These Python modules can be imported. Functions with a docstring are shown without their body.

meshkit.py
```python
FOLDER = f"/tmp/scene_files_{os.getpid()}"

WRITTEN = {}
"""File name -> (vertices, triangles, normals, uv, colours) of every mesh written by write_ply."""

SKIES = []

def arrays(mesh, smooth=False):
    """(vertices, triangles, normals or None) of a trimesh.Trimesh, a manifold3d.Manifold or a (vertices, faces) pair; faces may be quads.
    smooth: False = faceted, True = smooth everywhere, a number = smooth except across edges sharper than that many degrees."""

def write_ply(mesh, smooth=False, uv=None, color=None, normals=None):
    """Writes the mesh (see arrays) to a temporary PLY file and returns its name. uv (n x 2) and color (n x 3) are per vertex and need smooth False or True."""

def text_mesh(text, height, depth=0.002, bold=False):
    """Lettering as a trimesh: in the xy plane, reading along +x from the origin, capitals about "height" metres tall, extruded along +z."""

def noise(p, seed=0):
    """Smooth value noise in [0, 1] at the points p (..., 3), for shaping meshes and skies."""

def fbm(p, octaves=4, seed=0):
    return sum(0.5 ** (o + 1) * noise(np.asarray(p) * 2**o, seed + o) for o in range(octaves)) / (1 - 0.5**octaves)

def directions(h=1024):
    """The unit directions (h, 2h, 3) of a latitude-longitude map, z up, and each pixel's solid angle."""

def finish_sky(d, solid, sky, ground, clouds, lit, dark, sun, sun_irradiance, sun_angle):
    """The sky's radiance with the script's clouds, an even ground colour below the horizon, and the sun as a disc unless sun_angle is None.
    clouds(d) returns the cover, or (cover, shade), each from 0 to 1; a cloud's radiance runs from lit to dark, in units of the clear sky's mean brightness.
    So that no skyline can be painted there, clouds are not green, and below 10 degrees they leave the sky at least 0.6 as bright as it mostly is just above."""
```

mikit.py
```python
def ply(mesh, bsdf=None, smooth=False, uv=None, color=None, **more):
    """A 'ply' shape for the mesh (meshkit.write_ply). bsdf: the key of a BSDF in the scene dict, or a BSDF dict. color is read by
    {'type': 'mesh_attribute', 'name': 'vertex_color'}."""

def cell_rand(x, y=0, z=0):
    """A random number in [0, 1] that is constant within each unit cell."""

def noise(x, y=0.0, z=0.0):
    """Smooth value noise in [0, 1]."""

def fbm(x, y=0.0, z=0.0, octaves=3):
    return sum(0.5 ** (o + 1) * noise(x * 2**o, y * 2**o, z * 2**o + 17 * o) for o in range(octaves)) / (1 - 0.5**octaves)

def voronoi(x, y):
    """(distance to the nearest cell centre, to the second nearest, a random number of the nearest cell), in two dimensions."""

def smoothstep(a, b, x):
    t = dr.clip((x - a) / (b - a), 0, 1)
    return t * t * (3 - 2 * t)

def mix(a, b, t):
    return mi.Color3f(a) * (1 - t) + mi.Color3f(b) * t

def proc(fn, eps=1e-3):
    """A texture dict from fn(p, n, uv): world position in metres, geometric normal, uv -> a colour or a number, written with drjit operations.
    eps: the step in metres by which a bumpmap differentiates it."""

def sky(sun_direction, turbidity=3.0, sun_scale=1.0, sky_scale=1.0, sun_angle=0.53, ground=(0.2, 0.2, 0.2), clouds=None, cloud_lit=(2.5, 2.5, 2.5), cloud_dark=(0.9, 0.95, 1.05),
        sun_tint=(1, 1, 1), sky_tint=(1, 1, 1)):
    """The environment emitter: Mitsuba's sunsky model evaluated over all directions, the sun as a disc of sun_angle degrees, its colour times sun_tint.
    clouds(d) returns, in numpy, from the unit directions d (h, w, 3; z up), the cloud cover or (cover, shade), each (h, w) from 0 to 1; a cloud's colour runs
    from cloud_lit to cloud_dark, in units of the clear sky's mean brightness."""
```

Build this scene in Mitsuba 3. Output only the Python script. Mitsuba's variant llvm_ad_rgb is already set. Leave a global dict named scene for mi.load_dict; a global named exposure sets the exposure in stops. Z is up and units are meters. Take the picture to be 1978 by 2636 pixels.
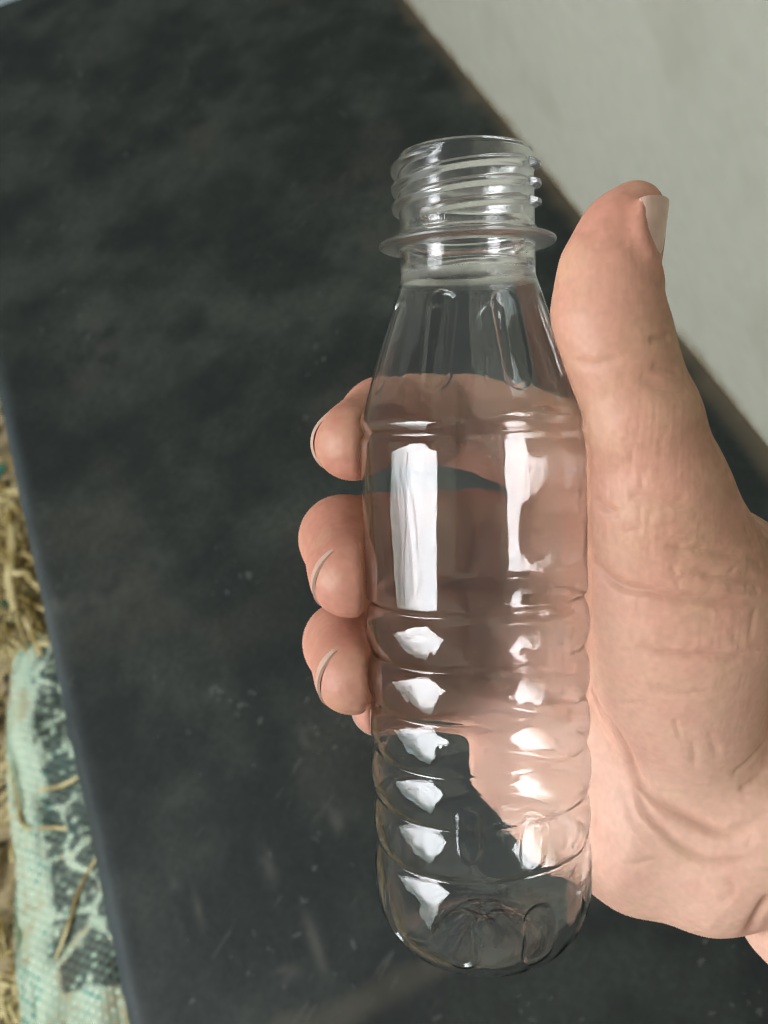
import math
import numpy as np
import drjit as dr
import mitsuba as mi
import trimesh
import mikit, meshkit
from mikit import proc, noise, fbm, smoothstep, mix
from scipy.spatial import cKDTree

T = mi.ScalarTransform4f
scene, labels = {}, {}
rng = np.random.default_rng(7)

# ------------------------------------------------------------------ camera
H = 0.430                                   # height of the lens above the stone
D1 = np.array([-0.367, -0.759, 0.538]); D1 /= np.linalg.norm(D1)     # along the stone, away
D2 = np.array([0.9, -0.436, 0.0]); D2 -= D1 * (D2 @ D1); D2 /= np.linalg.norm(D2)
UP = np.cross(D2, D1)
ROT = np.array([D2, D1, UP])                # right / down / forward -> world
F = 2400.0                                  # focal length in pixels of the 1978 wide photograph


def world(mm):
    """millimetres right / down / forward of the lens -> world metres"""
    w = (np.asarray(mm, float) / 1000.0) @ ROT.T
    w[..., 2] += H
    return w


def wdir(v):
    return np.asarray(v, float) @ ROT.T


def P(px, py, z):
    return np.array([(px - 989) / F * z, (py - 1318) / F * z, z], float)


def ground(px, py, zw):
    """where the sight line through a pixel meets the level zw"""
    r = wdir([(px - 989) / F, (py - 1318) / F, 1.0])
    return np.array([0, 0, H]) + r * ((zw - H) / r[2])


fwd, down = wdir([0, 0, 1]), wdir([0, 1, 0])
scene["camera"] = {
    "type": "thinlens", "fov": math.degrees(2 * math.atan(989 / F)), "fov_axis": "x",
    "aperture_radius": 0.0007, "focus_distance": 0.172, "near_clip": 0.01, "far_clip": 30.0,
    "to_world": T().look_at(origin=[0, 0, H], target=(np.array([0, 0, H]) + fwd).tolist(), up=(-down).tolist()),
}
exposure = 0.12

# ------------------------------------------------------------------ light: a bright window to the left, dim room all round
WINDOW_L = 12.0
scene["room_light"] = {"type": "constant", "radiance": {"type": "rgb", "value": [0.195, 0.206, 0.200]}}

# ------------------------------------------------------------------ helpers


def shape(mesh, bsdf, smooth=True, normals=None, color=None):
    v, f, n = meshkit.arrays(mesh, False if normals is not None else smooth)
    n = normals if normals is not None else n
    path = meshkit.write_ply((v, f), False, None, color, normals=n)
    return {"type": "ply", "filename": path, "face_normals": n is None, "bsdf": {"type": "ref", "id": bsdf}}


def tag(key, label=None, category=None, group=None, kind=None):
    labels[key] = {k: v for k, v in dict(label=label, category=category, group=group, kind=kind).items() if v}


def vertex_normals(v, f):
    n = np.zeros_like(v)
    fn = np.cross(v[f[:, 1]] - v[f[:, 0]], v[f[:, 2]] - v[f[:, 0]])
    for k in range(3):
        np.add.at(n, f[:, k], fn)
    return n / np.maximum(np.linalg.norm(n, axis=1, keepdims=True), 1e-20)


def sub(v, f, n, keep, bsdf, color=None):
    """the kept faces as a shape, with the whole surface's normals so that pieces meet without a seam"""
    ff = f[keep]
    used, inv = np.unique(ff, return_inverse=True)
    return shape((v[used], inv.reshape(-1, 3)), bsdf, normals=n[used], color=None if color is None else color[used])


def sstep(a, b, x):
    t = np.clip((x - a) / (b - a), 0, 1)
    return t * t * (3 - 2 * t)


# ------------------------------------------------------------------ materials
def bump(base, fn, scale, eps=1e-4):
    return {"type": "bumpmap", "arbitrary": proc(fn, eps), "scale": scale, "bsdf": base}


def principled(col, rough=0.5, spec=0.5, **k):
    c = col if isinstance(col, dict) else {"type": "rgb", "value": list(col)}
    return {"type": "principled", "base_color": c, "roughness": rough, "specular": spec, **k}


XL = float(ground(145, 1813, 0.0)[0])              # the stone's left and right edges
XR = float(ground(1514, 565, 0.0)[0])
STR_A, STR_B = ground(700, 2690, 0), ground(1180, 2455, 0)
SX, SY = map(float, STR_A[:2])
BQ = ground(1500, 2636, 0)
SDX, SDY = map(float, (STR_B - STR_A)[:2] / np.linalg.norm((STR_B - STR_A)[:2]))
BSIDE = -float(np.sign((BQ[0] - SX) * (-SDY) + (BQ[1] - SY) * SDX))


SMUDGES = [(*map(float, ground(px, py, 0)[:2]), float(rx), float(ry), float(a)) for px, py, rx, ry, a in (
    (812, 2430, .0028, .013, 0.42), (730, 2505, .0075, .0045, 0.40), (795, 1895, .0045, .006, 0.45), (868, 2115, .003, .007, 0.35), (452, 2285, .003, .005, 0.35),
    (690, 2225, .0035, .009, 0.30), (240, 890, .030, .045, 0.20), (460, 2380, .002, .007, 0.3), (510, 2340, .002, .009, 0.3), (320, 1500, .06, .012, 0.16), (560, 800, .05, .07, 0.08),
    (960, 560, .05, .10, 0.10), (140, 1560, .005, .006, 0.75))]


def stone_col(p, n, uv):
    x, y, z = p.x, p.y, p.z
    a = fbm(x * 9, y * 9, 1.3, 3)
    b = fbm(x * 34 + 7, y * 34, 4.0, 3)
    g = noise(x * 420, y * 420, 2.0)
    g2 = noise(x * 1100, y * 1100, 6.0)
    c = mix((0.0165, 0.0208, 0.0190), (0.042, 0.048, 0.041), smoothstep(0.35, 0.75, a * 0.5 + b * 0.5))
    c = mix(c, (0.055, 0.053, 0.041), smoothstep(0.56, 0.78, fbm(x * 14 + 31, y * 14 + 3, 9.0, 3)) * 0.36)
    c = c * (0.70 + 0.26 * g + 0.12 * g2)
    # pale dust specks, short scuffs
    s = noise(x * 170, y * 170, 21.0) * 0.6 + noise(x * 520, y * 520, 23.0) * 0.4
    c = mix(c, (0.13, 0.135, 0.125), smoothstep(0.82, 0.88, s) * smoothstep(0.48, 0.64, fbm(x * 11, y * 11 + 8, 3.0, 2)) * 0.4)
    u, v = x * 0.83 + y * 0.56, y * 0.83 - x * 0.56
    s2 = noise(u * 60, v * 420, 31.0) * 0.55 + noise(u * 110, v * 900, 35.0) * 0.45
    c = mix(c, (0.12, 0.12, 0.11), smoothstep(0.79, 0.9, s2) * smoothstep(0.45, 0.65, fbm(x * 8 + 4, y * 8, 5.0, 2)) * 0.28)
    rag = noise(x * 260, y * 260, 41.0) * 0.6 + noise(x * 90, y * 90, 43.0) * 0.9
    for sx, sy, rx, ry, am in SMUDGES:
        e = dr.square((x - sx) / rx) + dr.square((y - sy) / ry)
        c = mix(c, (0.115, 0.112, 0.094), dr.exp(-e) * am * smoothstep(0.2, 1.1, rag))
    # a paler brown streak, the stone darker on one side of it
    across = (x - SX) * (-SDY) + (y - SY) * SDX
    band = smoothstep(0.010, 0.002, dr.abs(across + 0.006 * (noise(x * 60, y * 60, 8.0) - 0.5)))
    c = c * (1 - 0.30 * smoothstep(0.004, -0.012, across * BSIDE))
    c = mix(c, (0.085, 0.072, 0.052), band * 0.55 * (0.4 + 0.6 * b))
    # bluish highlight painted along the polished left nose, brownish dust on the right arris
    c = mix(c, (0.080, 0.098, 0.105), smoothstep(0.013, 0.001, dr.abs(x - XL - 0.003)) * (0.45 + 0.5 * noise(y * 45, x * 100, 3.0)) * 0.55)
    c = mix(c, (0.115, 0.090, 0.058), smoothstep(0.017, 0.0, XR - x + 0.007 * (noise(y * 70, x * 60, 6.0) - 0.5)) * 0.75)
    return c


scene["stone"] = bump(principled(proc(stone_col), 0.55, 0.22),
                      lambda p, n, uv: fbm(p.x * 500, p.y * 500, p.z * 500, 2) + 0.8 * fbm(p.x * 45, p.y * 45, 2.0, 2), 0.00010, 3e-4)


def floor_col(p, n, uv):
    a = fbm(p.x * 5, p.y * 5, 1.0, 3)
    b = fbm(p.x * 23, p.y * 23, 5.0, 3)
    c = mix((0.70, 0.71, 0.60), (0.80, 0.80, 0.68), smoothstep(0.3, 0.7, a * 0.6 + b * 0.4))
    st = smoothstep(0.62, 0.8, fbm(p.x * 13 + 5, p.y * 13 + 2, 3.0, 3))
    c = mix(c, (0.42, 0.38, 0.27), st * 0.45)
    return c * (0.95 + 0.1 * noise(p.x * 160, p.y * 160, 4.0))


def wall_col(p, n, uv):
    a = fbm(p.y * 5, p.z * 5, 1.0, 3)
    b = fbm(p.y * 23, p.z * 23, 5.0, 3)
    c = mix((0.345, 0.345, 0.280), (0.360, 0.358, 0.290), smoothstep(0.3, 0.7, a * 0.6 + b * 0.4))
    st = smoothstep(0.62, 0.8, fbm(p.y * 16 + 5, p.z * 16 + 2, 3.0, 3))
    c = mix(c, (0.235, 0.215, 0.155), st * 0.22)
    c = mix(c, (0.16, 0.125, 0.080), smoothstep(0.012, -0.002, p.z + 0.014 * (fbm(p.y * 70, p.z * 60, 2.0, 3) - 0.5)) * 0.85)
    return c * (0.97 + 0.06 * noise(p.y * 160, p.z * 160, 4.0))


scene["wall_paint"] = bump(principled(proc(wall_col), 0.55, 0.3), lambda p, n, uv: fbm(p.y * 60, p.z * 60, 2.0, 3), 0.0003, 4e-4)
scene["floor_paint"] = bump(principled(proc(floor_col), 0.55, 0.3), lambda p, n, uv: fbm(p.x * 60, p.y * 60, 2.0, 3), 0.0012, 4e-4)


def dirt_col(p, n, uv):
    a = fbm(p.x * 30, p.y * 30, 1.0, 4)
    g = noise(p.x * 260, p.y * 260, 3.0)
    c = mix((0.15, 0.11, 0.05), (0.55, 0.44, 0.26), smoothstep(0.34, 0.64, a))
    c = mix(c, (0.07, 0.055, 0.03), smoothstep(0.74, 0.86, noise(p.x * 110, p.y * 110, 8.0)))
    return c * (0.75 + 0.5 * g)


scene["dirt"] = bump(principled(proc(dirt_col), 0.85, 0.1), lambda p, n, uv: fbm(p.x * 90, p.y * 90, 4.0, 3), 0.003, 5e-4)
scene["straw"] = principled(proc(lambda p, n, uv: mix((0.30, 0.21, 0.06), (0.80, 0.67, 0.34), smoothstep(0.2, 0.8, noise(p.x * 60, p.y * 60, p.z * 40)))), 0.5, 0.35)
scene["green_strip"] = principled((0.06, 0.27, 0.19), 0.4, 0.4)
scene["cloth_blue"] = principled((0.26, 0.32, 0.33), 0.7, 0.2)
scene["clear_hazy"] = {"type": "roughdielectric", "distribution": "ggx", "alpha": 0.035, "int_ior": 1.52, "ext_ior": 1.0}
scene["clear_frosted"] = {"type": "roughdielectric", "distribution": "ggx", "alpha": 0.09, "int_ior": 1.52, "ext_ior": 1.0}
scene["clear_solid"] = {"type": "dielectric", "int_ior": 1.46, "ext_ior": 1.0}
scene["nail_horn"] = {"type": "twosided", "bsdf": principled(proc(lambda p, n, uv: mix((0.46, 0.285, 0.220), (0.54, 0.36, 0.285), noise(p.x * 500, p.y * 500, p.z * 500))), 0.27, 0.5)}


KX, KY = [float(c) for c in wdir([1, 0, 0.2]) * 1600], [float(c) for c in wdir([0, 1, 0]) * 130]


def skin_bump(p, n, uv):
    a = fbm(p.x * 900, p.y * 900, p.z * 900, 2) * 0.7 + 0.35 * noise(p.x * KX[0] + p.y * KX[1] + p.z * KX[2], (p.x * KY[0] + p.y * KY[1] + p.z * KY[2]), 3.0)
    b = fbm(p.x * 260, p.y * 420, p.z * 260, 3)
    return a * 0.35 + b * 0.65


scene["skin"] = bump({"type": "principled", "base_color": {"type": "mesh_attribute", "name": "vertex_color"},
                      "roughness": 0.52, "specular": 0.40}, skin_bump, 0.00032, 1.2e-4)

# ------------------------------------------------------------------ the stone slab
def sweep(profile, ys, closed=True, wobble=0.0):
    """a cross-section in x, z carried along y"""
    m, k = len(profile), len(ys)
    v = np.zeros((k, m, 3))
    v[:, :, 0], v[:, :, 2] = profile[:, 0], profile[:, 1]
    v[:, :, 1] = np.asarray(ys)[:, None]
    i, j = np.meshgrid(np.arange(k - 1), np.arange(m if closed else m - 1), indexing="ij")
    a, b = i * m + j, i * m + (j + 1) % m
    f = np.stack([a, b, b + m, a + m], -1).reshape(-1, 4)
    return v.reshape(-1, 3), f


def arc(cx, cz, r, a0, a1, n):
    t = np.radians(np.linspace(a0, a1, n))
    return np.stack([cx + r * np.cos(t), cz + r * np.sin(t)], 1)


TH = 0.032
RL, RR = 0.0100, 0.0025
prof = np.vstack([
    arc(XL + RL, -RL, RL, 180, 90, 12), [[x, 0.0] for x in np.linspace(XL + 0.03, XR - 0.02, 10)],
    arc(XR - RR, -RR, RR, 90, 0, 6), arc(XR - RR, -TH + RR, RR, 0, -90, 4), arc(XL + RL, -TH + RL, RL, -90, -180, 8)])
ys = np.linspace(-0.75, 1.35, 420)
sv, sf = sweep(prof, ys)
# chips and waviness of the hand-finished edges
edge = np.exp(-((sv[:, 0] - XL) / 0.008) ** 2)
sv[:, 0] += edge * (0.0016 * (meshkit.fbm(np.c_[sv[:, 1] * 40, sv[:, 2] * 40, sv[:, 1] * 0], 4) - 0.5) - 0.0014 * (meshkit.noise(np.c_[sv[:, 1] * 130, sv[:, 2] * 60, sv[:, 1] * 0 + 3]) > 0.86))
edge = np.exp(-((sv[:, 0] - XR) / 0.008) ** 2)
sv[:, 0] += edge * 0.006 * (meshkit.fbm(np.c_[sv[:, 1] * 30, sv[:, 2] * 40, sv[:, 1] * 0 + 9], 4) - 0.5)
tris = np.vstack([sf[:, [0, 1, 2]], sf[:, [0, 2, 3]]])
if np.cross(sv[tris[:, 1]] - sv[tris[:, 0]], sv[tris[:, 2]] - sv[tris[:, 0]])[sv[tris].mean(1)[:, 2] > -0.0005][:, 2].sum() < 0:
    tris = tris[:, ::-1]
m = len(prof)
caps = trimesh.creation.triangulate_polygon(__import__("shapely").geometry.Polygon(prof), engine="earcut")
cv, cf = caps
both = [trimesh.Trimesh(sv, tris, process=False)]
for y in (ys[0], ys[-1]):
    both.append(trimesh.Trimesh(np.c_[cv[:, 0], np.full(len(cv), y), cv[:, 1]], cf, process=False))
scene["stone_slab"] = shape(trimesh.util.concatenate(both), "stone", 40)
tag("stone_slab", "dark grey stone slab with rounded left edge, dusty and scuffed, under the hand and bottle", "slab")

# ------------------------------------------------------------------ floor and ground beside the slab
ZF = -0.42


def sheet(x0, x1, y0, y1, z, nx, ny, amp=0.0, sc=6, seed=0):
    x, y = np.meshgrid(np.linspace(x0, x1, nx), np.linspace(y0, y1, ny), indexing="ij")
    zz = z + amp * (meshkit.fbm(np.stack([x * sc, y * sc, x * 0 + seed], -1), 4) - 0.5)
    v = np.stack([x, y, zz], -1).reshape(-1, 3)
    i, j = np.meshgrid(np.arange(nx - 1), np.arange(ny - 1), indexing="ij")
    a = (i * ny + j).ravel()
    return v, np.stack([a, a + ny, a + ny + 1, a + 1], 1)


scene["floor"] = shape(sheet(-2.5, XR + 0.1, -2.5, 5.0, ZF, 60, 90, 0.002, 2), "floor_paint", True)
tag("floor", kind="structure")
scene["ground"] = shape(sheet(-1.3, XL + 0.10, -1.2, 1.6, ZF + 0.012, 130, 200, 0.010, 14), "dirt", True)
tag("ground", kind="structure")
wy, wz = np.meshgrid(np.linspace(-0.9, 1.6, 160), np.linspace(ZF - 0.02, 1.1, 90), indexing="ij")
wx_ = XR - 0.0012 + 0.0030 * (meshkit.fbm(np.stack([wy * 3, wz * 3, wy * 0], -1), 4) - 0.5)
wv = np.stack([wx_, wy, wz], -1).reshape(-1, 3)
i, j = np.meshgrid(np.arange(159), np.arange(89), indexing="ij")
a = (i * 90 + j).ravel()
wall_front = trimesh.Trimesh(*meshkit.arrays((wv, np.stack([a, a + 1, a + 91, a + 90], 1)))[:2], process=False)
if wall_front.face_normals[:, 0].mean() > 0:
    wall_front.invert()
wall_back = trimesh.creation.box((0.1, 2.5, 1.14))
wall_back.apply_translation([XR + 0.06, 0.35, 0.33])
scene["wall"] = shape(trimesh.util.concatenate([wall_front, wall_back]), "wall_paint", 40)
tag("wall", "pale grey-green painted wall behind the slab's right edge, faintly stained", "wall")

# ------------------------------------------------------------------ the woven sack on the ground
def sack_col(p, n, uv):
    u, v = uv.x * 34, uv.y * 118                        # tape counts across and along
    iu, iv = dr.floor(u), dr.floor(v)
    over = (iu + iv) - 2 * dr.floor((iu + iv) * 0.5)
    fu, fv = u - iu, v - iv
    r = mikit.cell_rand(iu, iv, 3)
    base = mix((0.41, 0.58, 0.42), (0.78, 0.87, 0.67), 0.15 + 0.60 * over + 0.25 * r)
    teal = smoothstep(0.62, 0.85, noise(uv.x * 16 + 3, uv.y * 22, 4.0) * 0.6 + r * 0.5)
    base = mix(base, (0.14, 0.43, 0.36), teal * (1 - over) * 0.85)
    base = mix(base, (0.50, 0.42, 0.22), smoothstep(0.60, 0.85, noise(uv.x * 9, uv.y * 15, 12.0) * 0.7 + r * 0.35) * 0.7)
    # faded grey print: uneven rounded patches down one side
    d1, d2, who = mikit.voronoi(uv.x * 3.4 + 0.5 * (noise(uv.y * 20, uv.x * 6, 2.0) - 0.5), uv.y * 11.0 + 3.0)
    ragged = 0.10 * (noise(iu * 0.9, iv * 0.9, 7.0) - 0.5) + 0.14 * (noise(uv.x * 30, uv.y * 40, 5.0) - 0.5)
    ink = smoothstep(0.05, 0.10, d2 - d1 + ragged * 0.7) * smoothstep(0.27, 0.31, uv.x + ragged * 0.4) * smoothstep(0.08, 0.12, who) * (0.75 + 0.25 * over) * smoothstep(0.02, 0.25, r)
    base = mix(base, (0.038, 0.052, 0.050), ink * 0.95)
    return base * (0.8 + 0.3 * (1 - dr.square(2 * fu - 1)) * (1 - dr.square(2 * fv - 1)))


def sack_bump(p, n, uv):
    u, v = uv.x * 34, uv.y * 118
    iu, iv = dr.floor(u), dr.floor(v)
    over = (iu + iv) - 2 * dr.floor((iu + iv) * 0.5)
    fu, fv = u - iu, v - iv
    return (1 - dr.square(2 * fu - 1)) * over + (1 - dr.square(2 * fv - 1)) * (1 - over)


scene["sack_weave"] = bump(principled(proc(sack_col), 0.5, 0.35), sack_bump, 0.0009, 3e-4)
ga, gb = ground(190, 1560, ZF + 0.10), ground(330, 2950, ZF + 0.10)
L0 = np.linalg.norm((gb - ga)[:2])
ax = (gb - ga) / np.linalg.norm(gb - ga); ax[2] = 0; ax /= np.linalg.norm(ax)
side = np.cross(ax, [0, 0, 1.0])            # towards -x or +x
if side[0] < 0:
    side = -side
na, nb = 150, 120
tt, aa = np.meshgrid(np.linspace(0, 1, na), np.linspace(0, 2 * np.pi, nb, endpoint=False), indexing="ij")
endt = (1 - np.abs(2 * tt - 1) ** 5) ** 0.5
wx = 0.092 * (0.82 + 0.18 * endt)
hz = 0.058 * endt
cs, sn = np.cos(aa), np.sin(aa)
lx = wx * np.sign(cs) * np.abs(cs) ** 0.75
lz = hz * np.sign(sn) * np.abs(sn) ** 0.85
q = np.stack([tt * 7, aa * 0.9, aa * 0], -1)
wr = (meshkit.fbm(np.stack([tt * 8, lx * 40, lz * 40], -1), 4) - 0.5)
Lg = L0 * 1.0
c0 = ga + ax * 0 + side * 0.0
pts = c0 + ax * (tt * Lg)[..., None] + side * (lx + 0.012 * wr)[..., None] + np.array([0, 0, 1.0]) * (lz - 0.04 + 0.040 * wr * endt)[..., None]
v = pts.reshape(-1, 3)
i, j = np.meshgrid(np.arange(na - 1), np.arange(nb), indexing="ij")
a, b = i * nb + j, i * nb + (j + 1) % nb
f4 = np.stack([a.ravel(), b.ravel(), (b + nb).ravel(), (a + nb).ravel()], 1)
f = np.vstack([f4[:, [0, 1, 2]], f4[:, [0, 2, 3]]])
uv = np.stack([(lx / 0.092 + 1) / 2, tt], -1).reshape(-1, 2)
n = vertex_normals(v, f)
if (n[nb * 75 + nb // 4] @ [0, 0, 1]) < 0:
    f, n = f[:, ::-1], -n
path = meshkit.write_ply((v, f), False, uv, None, normals=n)
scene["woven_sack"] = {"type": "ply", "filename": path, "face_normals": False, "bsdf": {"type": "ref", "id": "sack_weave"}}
tag("woven_sack", "mint green woven plastic sack with faded grey print lying below the slab's left edge", "sack")

# ------------------------------------------------------------------ straw
def strand(pts, r, flat=0.5, n=7):
    pts = np.asarray(pts, float)
    k = len(pts)
    t = np.gradient(pts, axis=0); t /= np.linalg.norm(t, axis=1, keepdims=True)
    s = np.cross(t, [0, 0, 1.0]); s /= np.maximum(np.linalg.norm(s, axis=1, keepdims=True), 1e-9)
    w = np.cross(s, t)
    a = np.arange(n) / n * 2 * np.pi
    taper = np.sin(np.linspace(0.25, np.pi - 0.25, k)) ** 0.4
    ring = pts[:, None] + (r * taper)[:, None, None] * (np.cos(a)[None, :, None] * s[:, None] + flat * np.sin(a)[None, :, None] * w[:, None])
    v = np.vstack([ring.reshape(-1, 3), pts[:1], pts[-1:]])
    f = []
    for i in range(k - 1):
        for j in range(n):
            a0, b0 = i * n + j, i * n + (j + 1) % n
            f += [[a0, a0 + n, b0 + n], [a0, b0 + n, b0]]
    for j in range(n):
        f += [[k * n, j, (j + 1) % n], [k * n + 1, (k - 1) * n + (j + 1) % n, (k - 1) * n + j]]
    return trimesh.Trimesh(v, np.array(f), process=False)


def curve(ctrl, k=16):
    ctrl = np.asarray(ctrl, float)
    d = np.r_[0, np.cumsum(np.linalg.norm(np.diff(ctrl, axis=0), axis=1))]
    u = np.linspace(0, d[-1], k)
    from scipy.interpolate import PchipInterpolator
    return np.stack([PchipInterpolator(d, ctrl[:, c])(u) for c in range(3)], 1) if len(ctrl) > 2 else np.stack([np.interp(u, d, ctrl[:, c]) for c in range(3)], 1)


sack_tree, sack_top = cKDTree(v[:, :2]), v


def on_sack(px, py, lift=0.002):
    """a point lying on the sack (or the ground) under a sight line"""
    r = wdir([(px - 989) / F, (py - 1318) / F, 1.0])
    o = np.array([0, 0, H])
    for z in np.linspace(ZF + 0.25, ZF + 0.01, 120):
        q = o + r * ((z - H) / r[2])
        d, i = sack_tree.query(q[:2], k=6)
        top = sack_top[i, 2].max() if d.min() < 0.008 else ZF + 0.014
        if z <= top + lift:
            return q
    return o + r * ((ZF + 0.015 - H) / r[2])


straws = [
    ([(98, 2034), (150, 2025), (203, 1999)], 0.0022, "short tan straw lying across the sack beside the slab's middle"),
    ([(18, 1960), (45, 2060), (62, 2130), (140, 2130), (240, 2150)], 0.0018, "long bent straw crossing the sack's print from left to the slab"),
    ([(252, 2205), (200, 2300), (175, 2385), (142, 2470)], 0.0019, "thick brown straw running down the sack over the dark print"),
    ([(343, 2495), (335, 2560), (322, 2640)], 0.0018, "thin straw close against the slab's edge near the sack's lower end"),
    ([(18, 1300), (30, 1420), (22, 1500), (38, 1570)], 0.0060, "wide pale straw blade upright beside the slab, topmost of the straws"),
    ([(25, 1290), (42, 1310), (52, 1318)], 0.0034, "small pale curled straw piece near the top of the straw heap"),
    ([(0, 1440), (18, 1448), (35, 1475), (70, 1475), (82, 1500)], 0.0034, "curved pale straw entering from the left picture edge above the sack"),
    ([(60, 1590), (90, 1650), (105, 1690), (135, 1700)], 0.0034, "forked tan straw just above the sack's top end"),
    ([(95, 1655), (130, 1658)], 0.0030, "short bright straw touching the slab just above the sack"),
]
for i, (pl, r, lab) in enumerate(straws):
    key = "straw_stalk" + (f"_{i:03d}" if i else "")
    scene[key] = shape(strand(curve([on_sack(*q, 0.003 + r * 0.6) if q[1] > 1710 else ground(*q, ZF + 0.112) for q in pl]), r, 0.45), "straw", True)
    tag(key, lab, "straw")
# loose litter of chaff, and the frayed bunch above the sack's upper end
bits = []
for i in range(260):
    px, py = rng.uniform(-80, 120), rng.uniform(1100, 2660)
    c = ground(px, py, ZF + 0.016 + rng.uniform(0, 0.006))
    a, l = rng.uniform(0, np.pi), rng.uniform(0.010, 0.040)
    d = np.array([math.cos(a), math.sin(a), rng.uniform(-0.2, 0.2)]) * l / 2
    bits.append(strand(curve([c - d, c + [0, 0, rng.uniform(-.003, .004)] + rng.normal(0, .002, 3), c + d], 5), rng.uniform(0.0008, 0.0025), 0.35, 5))
for i in range(150):
    px, py = rng.uniform(-40, 120), rng.uniform(1190, 1700)
    c = ground(px, py, ZF + 0.03 + rng.uniform(0, 0.075))
    a, l = rng.normal(1.75, 0.5), rng.uniform(0.04, 0.10)
    d = np.array([math.cos(a), math.sin(a), rng.uniform(-0.25, 0.25)]) * l / 2
    bits.append(strand(curve([c - d, c + rng.normal(0, .006, 3), c + d], 8), rng.uniform(0.0012, 0.0036), 0.35, 6))
scene["straw_litter"] = shape(trimesh.util.concatenate(bits), "straw", True)
tag("straw_litter", "loose tan straw and chaff heaped at the sack's upper end", "straw litter", kind="stuff")
flecks = []
for px, py in [(62, 1535), (40, 1565), (32, 1605), (55, 1590), (85, 1612), (4, 1215), (12, 1535), (58, 1560)] + [(rng.uniform(-40, 110), rng.uniform(1200, 1660)) for _ in range(8)]:
    c = ground(px, py, ZF + 0.060)
    a = rng.uniform(0, np.pi)
    d = np.array([math.cos(a), math.sin(a), 0.15]) * rng.uniform(0.004, 0.011)
    flecks.append(strand(curve([c - d, c + [0, 0, .002], c + d], 5), rng.uniform(0.003, 0.006), 0.3, 6))
scene["green_scraps"] = shape(trimesh.util.concatenate(flecks), "green_strip", True)
tag("green_scraps", "torn green bits of sack tape scattered in the straw", "plastic scraps", kind="stuff")

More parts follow.
